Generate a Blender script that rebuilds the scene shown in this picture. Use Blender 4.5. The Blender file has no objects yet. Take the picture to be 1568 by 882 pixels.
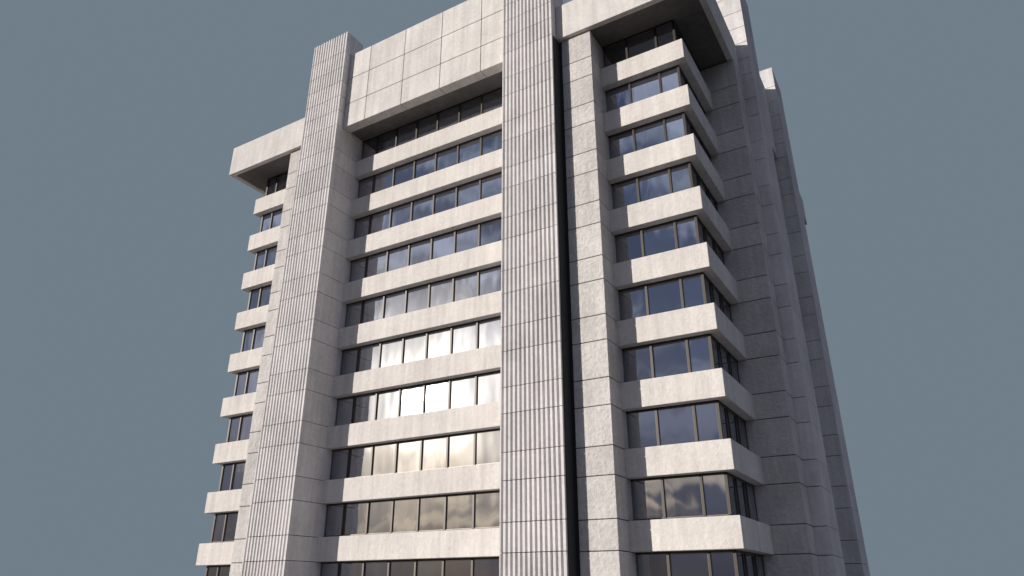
import bpy, math, random
from mathutils import Vector
random.seed(7)
D = 33.0
EYE = 1.7
scene = bpy.context.scene
scene.view_settings.view_transform = 'Standard'
scene.view_settings.look = 'None'
scene.view_settings.exposure = 0

# ------------------------------------------------------------------ layout (units of D, camera at 0,0,0)
CX, CY = -0.853, 1.5665
HX, HY = 0.590, 0.4915          # half extents of the spandrel footprint
OVER = 0.055                    # parapet overhang
FL = 0.109                      # storey height
Z0 = 0.978                      # top of highest spandrel
SP = 0.045                      # spandrel height
ZG = -EYE / D                   # ground
SOFF, PTOP, CTOP, PIERTOP = 1.043, 1.129, 1.268, 1.331
GL = -0.018                     # glass plane

FACES = {
    'front': dict(h=HX, T=lambda u, v: (CX + u, CY - HY - v), pier=(0.234, 0.350), col=(0.357, 0.421), pv=0.075, cv=0.045, mull=[0.0, 0.0615, 0.123, 0.1845], cm=[0.473, 0.5345], pj=[0.055, 0.165]),
    'right': dict(h=HY, T=lambda u, v: (CX + HX + v, CY + u), pier=(0.130, 0.243), col=(0.2435, 0.304), pv=0.080, cv=0.0565, mull=[0.0, 0.0615], cm=[0.365, 0.425], pj=[0.0, 0.087]),
    'back': dict(h=HX, T=lambda u, v: (CX - u, CY + HY + v), pier=(0.234, 0.350), col=(0.357, 0.421), pv=0.075, cv=0.045, mull=[0.0, 0.0615, 0.123, 0.1845], cm=[0.473, 0.5345], pj=[0.055, 0.165]),
    'left': dict(h=HY, T=lambda u, v: (CX - HX - v, CY - u), pier=(0.130, 0.243), col=(0.2435, 0.304), pv=0.080, cv=0.0565, mull=[0.0, 0.0615], cm=[0.365, 0.425], pj=[0.0, 0.087]),
}

parts = {}
def part(n):
    return parts.setdefault(n, ([], []))
def W(x, y, z):
    return (x * D, y * D, z * D + EYE)
def prism(n, pts, z0, z1):
    v, f = part(n)
    b = len(v); k = len(pts)
    for p in pts: v.append(W(p[0], p[1], z0))
    for p in pts: v.append(W(p[0], p[1], z1))
    f.append(tuple(b + i for i in reversed(range(k))))
    f.append(tuple(b + k + i for i in range(k)))
    for i in range(k):
        j = (i + 1) % k
        f.append((b + i, b + j, b + k + j, b + k + i))
def boxT(n, T, u0, u1, v0, v1, z0, z1):
    if u0 > u1: u0, u1 = u1, u0
    prism(n, [T(u0, v1), T(u1, v1), T(u1, v0), T(u0, v0)], z0, z1)

levels = []
k = 0
while True:
    zt = Z0 - k * FL
    if zt < ZG: break
    levels += [zt, zt - SP]
    k += 1
NB = k
levels = sorted([z for z in levels if z > ZG + 0.01])
G = 0.00062   # half joint gap
col_lv = [ZG] + levels + [SOFF]
pier_lv = [ZG] + levels + [SOFF, SOFF + 0.0435, SOFF + 0.087, SOFF + 0.131, SOFF + 0.176, SOFF + 0.225, PIERTOP]

def pier_profile(T, a, b, vf, vb, n=13, dep=0.0035):
    m = 0.0014
    pts = [(a, vf)]
    p = (b - a - 2 * m) / n
    for i in range(n):
        s = a + m + i * p
        pts += [(s + 0.10 * p, vf), (s + 0.24 * p, vf - dep), (s + 0.40 * p, vf - dep), (s + 0.60 * p, vf - 0.0002)]
    pts += [(b, vf), (b, vb), (a, vb)]
    return [T(u, v) for u, v in pts]

for fn, F in FACES.items():
    T = F['T']; h = F['h']; PV = F['pv']; CV = F['cv']
    for s in (-1, 1):
        a, b = sorted((s * F['pier'][0], s * F['pier'][1]))
        for i in range(len(pier_lv) - 1):
            z0, z1 = pier_lv[i], pier_lv[i + 1]
            vb = -0.03 if z1 <= SOFF + 0.1 else 0.016
            prism('fluted_pier', pier_profile(T, a, b, PV, vb), z0 + G, z1 - G)
        boxT('pier_core', T, a + 0.0018, b - 0.0018, -0.027, PV - 0.0050, ZG, SOFF + 0.1)
        boxT('pier_core', T, a + 0.0018, b - 0.0018, 0.019, PV - 0.0050, SOFF + 0.1, PIERTOP - 0.004)
        c, d = sorted((s * F['col'][0], s * F['col'][1]))
        for i in range(len(col_lv) - 1):
            boxT('column', T, c, d, -0.03, CV, col_lv[i] + G, col_lv[i + 1] - G)
        boxT('pier_core', T, c + 0.001, d - 0.001, -0.027, CV - 0.0015, ZG, SOFF - 0.002)
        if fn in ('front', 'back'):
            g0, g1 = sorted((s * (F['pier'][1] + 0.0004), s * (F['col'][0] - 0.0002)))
            boxT('slot_shade_strip', T, g0, g1, -0.02, 0.0425, ZG, SOFF - 0.003)  # dark filler: shade of the pier/column slot put in as colour
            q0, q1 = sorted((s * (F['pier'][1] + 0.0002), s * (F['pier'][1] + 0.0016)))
            boxT('slot_shade_strip', T, q0, q1, 0.0430, 0.0700, ZG, SOFF - 0.001)  # thin dark plate painting the shade onto the pier's column-side flank
    p0 = F['pier'][0]
    us = sorted(set([-p0] + [-x for x in F['pj']] + list(F['pj']) + [p0]))
    zs = [SOFF, 1.112, 1.190, CTOP]
    for i in range(len(us) - 1):
        for j in range(len(zs) - 1):
            boxT('parapet_panel', T, us[i] + G, us[i + 1] - G, 0.030, 0.055, zs[j] + G, zs[j + 1] - G)
    boxT('pier_core', T, -p0 + 0.001, p0 - 0.001, 0.0310, 0.0538, SOFF + 0.002, CTOP - 0.002)

    gc = h + GL
    spans = [(-p0, p0, sorted(set([-m for m in F['mull']] + F['mull']))),
             (F['col'][1], gc, F['cm']),
             (-gc, -F['col'][1], [-m for m in reversed(F['cm'])])]
    for k in range(NB):
        zb = Z0 - k * FL
        zt = SOFF + 0.002 if k == 0 else Z0 - (k - 1) * FL - SP
        if zb < ZG: continue
        for (a, b, ms) in spans:
            e = [a] + list(ms) + [b]
            r = 0.0028
            boxT('window_frame', T, a, b, GL - 0.002, GL + 0.0022, zb, zb + r)
            boxT('window_frame', T, a, b, GL - 0.002, GL + 0.0022, zt - r, zt)
            for m in ms:
                boxT('window_frame', T, m - 0.0019, m + 0.0019, GL - 0.002, GL + 0.0030, zb + r, zt - r)
            for i in range(len(e) - 1):
                u0, u1 = e[i], e[i + 1]
                if u1 - u0 < 0.004: continue
                w = 0.0008
                i0, i1 = u0 + 0.0019, u1 - 0.0019
                boxT('window_sash', T, i0, i0 + w, GL - 0.001, GL + 0.0012, zb + r, zt - r)
                boxT('window_sash', T, i1 - w, i1, GL - 0.001, GL + 0.0012, zb + r, zt - r)
                boxT('window_sash', T, i0 + w, i1 - w, GL - 0.001, GL + 0.0012, zb + r, zb + r + w)
                boxT('window_sash', T, i0 + w, i1 - w, GL - 0.001, GL + 0.0012, zt - r - w, zt - r)
                tx = random.gauss(0, 1) * 0.00016; tz = random.gauss(0, 1) * 0.00010
                v, f = part('window_glass'); bb = len(v)
                for (u, z, sx, sz) in ((u0, zb + .001, -1, -1), (u1, zb + .001, 1, -1), (u1, zt - .001, 1, 1), (u0, zt - .001, -1, 1)):
                    x, y = T(u, GL + sx * tx + sz * tz)
                    v.append(W(x, y, z))
                f.append((bb, bb + 1, bb + 2, bb + 3))
        boxT('window_frame', T, gc - 0.0022, gc + 0.0022, GL - 0.0022, GL + 0.0024, zb + 0.003, zt - 0.003)

def rect(x0, x1, y0, y1): return [(x0, y0), (x1, y0), (x1, y1), (x0, y1)]
for k in range(NB):
    zt = Z0 - k * FL
    prism('spandrel_band', rect(CX - HX, CX + HX, CY - HY, CY + HY), max(zt - SP, ZG - 0.01), zt)
prism('interior_core', rect(CX - HX + .06, CX + HX - .06, CY - HY + .06, CY + HY - .06), ZG, SOFF)
ox, oy = HX + OVER, HY + OVER
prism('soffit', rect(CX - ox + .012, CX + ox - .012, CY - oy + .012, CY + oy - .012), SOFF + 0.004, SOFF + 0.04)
t = 0.012
for sx in (-1, 1):
    for sy in (-1, 1):
        X = CX + sx * ox; Y = CY + sy * oy
        xe = CX + sx * 0.3505; ye = CY + sy * 0.2435
        pts = [(xe, Y), (X, Y), (X, ye), (X - sx * t, ye), (X - sx * t, Y - sy * t), (xe, Y - sy * t)]
        A = sum(pts[i][0] * pts[(i + 1) % 6][1] - pts[(i + 1) % 6][0] * pts[i][1] for i in range(6))
        if A < 0: pts = pts[::-1]
        prism('corner_parapet', pts, SOFF, PTOP)
prism('penthouse', rect(CX - .3, CX + .3, CY - .2, CY + .2), SOFF + 0.04, 1.22)

# ------------------------------------------------------------------ materials
def newmat(n):
    m = bpy.data.materials.new(n); m.use_nodes = True
    nt = m.node_tree; nt.nodes.clear()
    return m, nt, nt.nodes, nt.links
def concrete(name, base, var=0.10, bump=0.5, isl=0.06, stain=0.25, dist=0.08, ms=4.2):
    m, nt, N, L = newmat(name)
    out = N.new('ShaderNodeOutputMaterial'); b = N.new('ShaderNodeBsdfDiffuse')
    L.new(b.outputs[0], out.inputs[0]); b.inputs['Roughness'].default_value = 0.25
    geo = N.new('ShaderNodeNewGeometry'); tc = N.new('ShaderNodeTexCoord')
    def noise(sc, det, rough=0.55, vec=None):
        n = N.new('ShaderNodeTexNoise'); n.inputs['Scale'].default_value = sc
        n.inputs['Detail'].default_value = det; n.inputs['Roughness'].default_value = rough
        L.new(vec or tc.outputs['Object'], n.inputs['Vector']); return n.outputs[0]
    def math_(op, a, bb):
        n = N.new('ShaderNodeMath'); n.operation = op
        for i, q in enumerate((a, bb)):
            if hasattr(q, 'is_linked'): L.new(q, n.inputs[i])
            else: n.inputs[i].default_value = q
        return n.outputs[0]
    big = noise(0.45, 4, 0.6); mid = noise(ms, 5, 0.75)
    mp = N.new('ShaderNodeMapping'); mp.inputs['Scale'].default_value = (1.6, 1.6, 0.10)
    L.new(tc.outputs['Object'], mp.inputs[0])
    streak = noise(1.5, 4, 0.6, mp.outputs[0])
    val = math_('MULTIPLY', math_('SUBTRACT', big, 0.5), var * 4.4)
    val = math_('ADD', val, math_('MULTIPLY', math_('SUBTRACT', mid, 0.5), var * 5.0))
    val = math_('ADD', val, math_('MULTIPLY', math_('SUBTRACT', streak, 0.5), stain * 2.0))
    val = math_('ADD', val, math_('MULTIPLY', math_('SUBTRACT', geo.outputs['Random Per Island'], 0.5), isl * 2))
    val = math_('ADD', val, 1.0)
    mul = N.new('ShaderNodeVectorMath'); mul.operation = 'SCALE'
    mul.inputs[0].default_value = base; L.new(val, mul.inputs['Scale'])
    L.new(mul.outputs[0], b.inputs['Color'])
    bp = N.new('ShaderNodeBump'); bp.inputs['Strength'].default_value = bump; bp.inputs['Distance'].default_value = dist
    L.new(mid, bp.inputs['Height']); L.new(bp.outputs[0], b.inputs['Normal'])
    return m
M_sp = concrete('spandrel_concrete', (0.66, 0.617, 0.580), 0.085, 0.75, 0.03)
M_col = concrete('column_concrete', (0.60, 0.567, 0.542), 0.12, 1.0, 0.05, 0.25, 0.12)
M_flu = concrete('fluted_concrete', (0.63, 0.603, 0.595), 0.09, 0.5, 0.05)
M_par = concrete('parapet_concrete', (0.63, 0.597, 0.568), 0.085, 0.5, 0.04)
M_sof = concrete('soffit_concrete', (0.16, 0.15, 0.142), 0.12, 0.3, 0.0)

def plain(name, col, rough=0.5, metal=0.0, noise_amt=0.15):
    m, nt, N, L = newmat(name)
    out = N.new('ShaderNodeOutputMaterial'); b = N.new('ShaderNodeBsdfPrincipled')
    L.new(b.outputs[0], out.inputs[0])
    n = N.new('ShaderNodeTexNoise'); n.inputs['Scale'].default_value = 4; n.inputs['Detail'].default_value = 2
    tc = N.new('ShaderNodeTexCoord'); L.new(tc.outputs['Object'], n.inputs['Vector'])
    mr = N.new('ShaderNodeMapRange'); mr.inputs[3].default_value = 1 - noise_amt; mr.inputs[4].default_value = 1 + noise_amt
    L.new(n.outputs[0], mr.inputs[0])
    s = N.new('ShaderNodeVectorMath'); s.operation = 'SCALE'; s.inputs[0].default_value = col
    L.new(mr.outputs[0], s.inputs['Scale']); L.new(s.outputs[0], b.inputs['Base Color'])
    b.inputs['Roughness'].default_value = rough; b.inputs['Metallic'].default_value = metal
    return m
M_core = plain('joint_mortar', (0.035, 0.032, 0.03), 0.9)
M_gap = plain('slot_shade_dark', (0.022, 0.022, 0.025), 0.9)  # near-black colour standing in for shade in the slot beside the piers
M_frame = plain('bronze_frame', (0.05, 0.04, 0.032), 0.45, 0.3)
M_sash = plain('sash_metal', (0.16, 0.14, 0.12), 0.4, 0.5)
M_int = plain('interior_dark', (0.03, 0.03, 0.03), 0.9)

m, nt, N, L = newmat('coated_glass'); M_glass = m
out = N.new('ShaderNodeOutputMaterial'); mix = N.new('ShaderNodeMixShader')
gl = N.new('ShaderNodeBsdfGlossy'); gl.inputs['Roughness'].default_value = 0.03
gl.inputs['Color'].default_value = (0.86, 0.90, 1.0, 1)
df = N.new('ShaderNodeBsdfDiffuse'); df.inputs['Color'].default_value = (0.016, 0.019, 0.028, 1)
lw = N.new('ShaderNodeFresnel'); lw.inputs['IOR'].default_value = 1.6
mr = N.new('ShaderNodeMapRange'); mr.inputs[1].default_value = 0.04; mr.inputs[2].default_value = 0.6
mr.inputs[3].default_value = 0.46; mr.inputs[4].default_value = 0.9
geo = N.new('ShaderNodeNewGeometry'); rv = N.new('ShaderNodeMapRange'); rv.inputs[3].default_value = 0.80; rv.inputs[4].default_value = 1.10
L.new(geo.outputs['Random Per Island'], rv.inputs[0])
mm = N.new('ShaderNodeMath'); mm.operation = 'MULTIPLY'; L.new(mr.outputs[0], mm.inputs[0]); L.new(rv.outputs[0], mm.inputs[1])
L.new(lw.outputs[0], mr.inputs[0]); L.new(mm.outputs[0], mix.inputs[0])
L.new(df.outputs[0], mix.inputs[1]); L.new(gl.outputs[0], mix.inputs[2]); L.new(mix.outputs[0], out.inputs[0])
tc = N.new('ShaderNodeTexCoord'); mp = N.new('ShaderNodeMapping'); mp.inputs['Scale'].default_value = (1, 1, 0.35)
L.new(tc.outputs['Object'], mp.inputs[0])
n1 = N.new('ShaderNodeTexNoise'); n1.inputs['Scale'].default_value = 0.8; n1.inputs['Detail'].default_value = 1
L.new(mp.outputs[0], n1.inputs['Vector'])
bp = N.new('ShaderNodeBump'); bp.inputs['Strength'].default_value = 0.4; bp.inputs['Distance'].default_value = 0.05
L.new(n1.outputs[0], bp.inputs['Height']); L.new(bp.outputs[0], gl.inputs['Normal'])

mats = dict(fluted_pier=M_flu, pier_core=M_core, column=M_col, slot_shade_strip=M_gap, parapet_panel=M_par,
            window_frame=M_frame, window_sash=M_sash, window_glass=M_glass, spandrel_band=M_sp,
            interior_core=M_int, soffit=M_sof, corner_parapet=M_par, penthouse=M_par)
root = bpy.data.objects.new('office_tower', None); scene.collection.objects.link(root)
for n, (v, f) in parts.items():
    me = bpy.data.meshes.new(n); me.from_pydata(v, [], f); me.update()
    o = bpy.data.objects.new(n, me); scene.collection.objects.link(o); o.parent = root
    me.materials.append(mats[n])
    if n in ('column', 'spandrel_band', 'parapet_panel', 'corner_parapet'):
        bv = o.modifiers.new('bevel', 'BEVEL'); bv.width = 0.03; bv.segments = 2; bv.limit_method = 'ANGLE'

# ------------------------------------------------------------------ ground
def sheet(name, x0, x1, y0, y1, z, mat):
    me = bpy.data.meshes.new(name); me.from_pydata([(x0, y0, z), (x1, y0, z), (x1, y1, z), (x0, y1, z)], [], [(0, 1, 2, 3)])
    o = bpy.data.objects.new(name, me); scene.collection.objects.link(o); me.materials.append(mat); return o
M_gr = concrete('ground_asphalt', (0.06, 0.06, 0.058), 0.10, 0.2, 0, 0.0)
M_pv = concrete('pavement_slabs', (0.22, 0.215, 0.21), 0.10, 0.2, 0, 0.0)
sheet('ground', -3000, 3000, -3000, 3000, -0.13, M_gr)
me = bpy.data.meshes.new('pavement')
x0, x1, y0, y1 = -75, 20, -14, 95
me.from_pydata([(x0, y0, -0.126), (x1, y0, -0.126), (x1, y1, -0.126), (x0, y1, -0.126), (x0, y0, 0), (x1, y0, 0), (x1, y1, 0), (x0, y1, 0)], [],
               [(4, 5, 6, 7), (0, 1, 5, 4), (1, 2, 6, 5), (2, 3, 7, 6), (3, 0, 4, 7)])
o = bpy.data.objects.new('pavement', me); scene.collection.objects.link(o); me.materials.append(M_pv)

# ------------------------------------------------------------------ sun and sky
sd = Vector((-661, -848, 278)).normalized()
el = math.asin(sd.z); rot = math.atan2(sd.x, sd.y)
ld = bpy.data.lights.new('sun', 'SUN'); ld.energy = 5.0; ld.angle = math.radians(0.7); ld.color = (1.0, 0.95, 0.885)
lo = bpy.data.objects.new('sun', ld); scene.collection.objects.link(lo)
lo.rotation_euler = (-sd).to_track_quat('-Z', 'Y').to_euler(); lo.location = (-60, -80, 60)

w = bpy.data.worlds.new('World'); scene.world = w; w.use_nodes = True
nt = w.node_tree; N = nt.nodes; L = nt.links; N.clear()
out = N.new('ShaderNodeOutputWorld'); bg = N.new('ShaderNodeBackground'); L.new(bg.outputs[0], out.inputs[0])
sky = N.new('ShaderNodeTexSky'); sky.sky_type = 'NISHITA'; sky.sun_disc = False
sky.sun_elevation = el; sky.sun_rotation = rot
tc = N.new('ShaderNodeTexCoord'); dirv = tc.outputs['Generated']
def dot(vec):
    n = N.new('ShaderNodeVectorMath'); n.operation = 'DOT_PRODUCT'; L.new(dirv, n.inputs[0]); n.inputs[1].default_value = vec
    return n.outputs['Value']
def rng(x, a, b, c=0, d=1, smooth=True):
    n = N.new('ShaderNodeMapRange')
    if smooth: n.interpolation_type = 'SMOOTHSTEP'
    L.new(x, n.inputs[0]); n.inputs[1].default_value = a; n.inputs[2].default_value = b; n.inputs[3].default_value = c; n.inputs[4].default_value = d
    return n.outputs[0]
def mth(op, a, b):
    n = N.new('ShaderNodeMath'); n.operation = op
    for i, q in enumerate((a, b)):
        if hasattr(q, 'is_linked'): L.new(q, n.inputs[i])
        else: n.inputs[i].default_value = q
    return n.outputs[0]
def vscale(v, s):
    n = N.new('ShaderNodeVectorMath'); n.operation = 'SCALE'
    if hasattr(v, 'is_linked'): L.new(v, n.inputs[0])
    else: n.inputs[0].default_value = v
    if hasattr(s, 'is_linked'): L.new(s, n.inputs['Scale'])
    else: n.inputs['Scale'].default_value = s
    return n.outputs[0]
def vadd(a, b):
    n = N.new('ShaderNodeVectorMath'); n.operation = 'ADD'; L.new(a, n.inputs[0]); L.new(b, n.inputs[1]); return n.outputs[0]
def vmix(f, a, b):
    n = N.new('ShaderNodeMix'); n.data_type = 'RGBA'
    if hasattr(f, 'is_linked'): L.new(f, n.inputs[0])
    else: n.inputs[0].default_value = f
    for i, q in ((6, a), (7, b)):
        if hasattr(q, 'is_linked'): L.new(q, n.inputs[i])
        else: n.inputs[i].default_value = (*q, 1)
    return n.outputs[2]
mp = N.new('ShaderNodeMapping'); mp.inputs['Scale'].default_value = (3.8, 3.8, 9.0); L.new(dirv, mp.inputs[0])
cn = N.new('ShaderNodeTexNoise'); cn.inputs['Scale'].default_value = 1.5; cn.inputs['Detail'].default_value = 5; cn.inputs['Roughness'].default_value = 0.52
cn.inputs['Distortion'].default_value = 0.5
L.new(mp.outputs[0], cn.inputs['Vector'])
cloud = rng(cn.outputs[0], 0.40, 0.60)
up = dot((0, 0, 1))
base = vscale(sky.outputs[0], 0.05)
clear = vmix(0.84, base, (0.085, 0.12, 0.22))
cl = vmix(rng(up, 0.05, 0.5), (0.18, 0.18, 0.25), (0.64, 0.70, 0.85))
s1 = vmix(mth('MULTIPLY', cloud, 0.85), clear, cl)
s1 = vscale(s1, rng(up, 0.0, 0.22, 0.34, 1.0))
sdot = mth('MAXIMUM', dot(tuple(sd)), 0.0)
g1 = mth('POWER', sdot, 165.0); g2 = mth('POWER', sdot, 30.0)
glow = mth('ADD', mth('MULTIPLY', g1, 4.6), mth('MULTIPLY', g2, 0.10))
glow = mth('MULTIPLY', glow, rng(cn.outputs[0], 0.36, 0.58, 0.62, 1.1))
gcol = vmix(rng(up, 0.12, 0.26), (1.0, 0.79, 0.50), (1.0, 0.89, 0.72))
s2 = vadd(s1, vscale(gcol, glow))
# low sun-lit cloud bank near the horizon
band = mth('MULTIPLY', rng(up, 0.05, 0.11), rng(up, 0.20, 0.14))
mp2 = N.new('ShaderNodeMapping'); mp2.inputs['Scale'].default_value = (4.5, 4.5, 26.0); L.new(dirv, mp2.inputs[0])
cn2 = N.new('ShaderNodeTexNoise'); cn2.inputs['Scale'].default_value = 1.0; cn2.inputs['Detail'].default_value = 4; L.new(mp2.outputs[0], cn2.inputs['Vector'])
band = mth('MULTIPLY', band, rng(cn2.outputs[0], 0.50, 0.64, 0.0, 0.95))
band = mth('MULTIPLY', band, mth('POWER', sdot, 5.0))
s2 = vadd(s2, vscale((1.0, 0.78, 0.50), band))
haze = rng(dot((-0.470, 0.788, 0.397)), 0.30, 0.70)
fin = vmix(haze, s2, (0.162, 0.209, 0.254))
L.new(fin, bg.inputs['Color']); bg.inputs['Strength'].default_value = 1.0

# ------------------------------------------------------------------ camera
cd = bpy.data.cameras.new('camera'); co = bpy.data.objects.new('camera', cd); scene.collection.objects.link(co)
cd.sensor_width = 36; cd.lens = 36 * 1090 / 1568; cd.clip_end = 10000; cd.clip_start = 0.1
co.location = (0, 0, EYE)
co.rotation_euler = (math.radians(90 + 23.4), 0, math.radians(30.8))
scene.camera = co
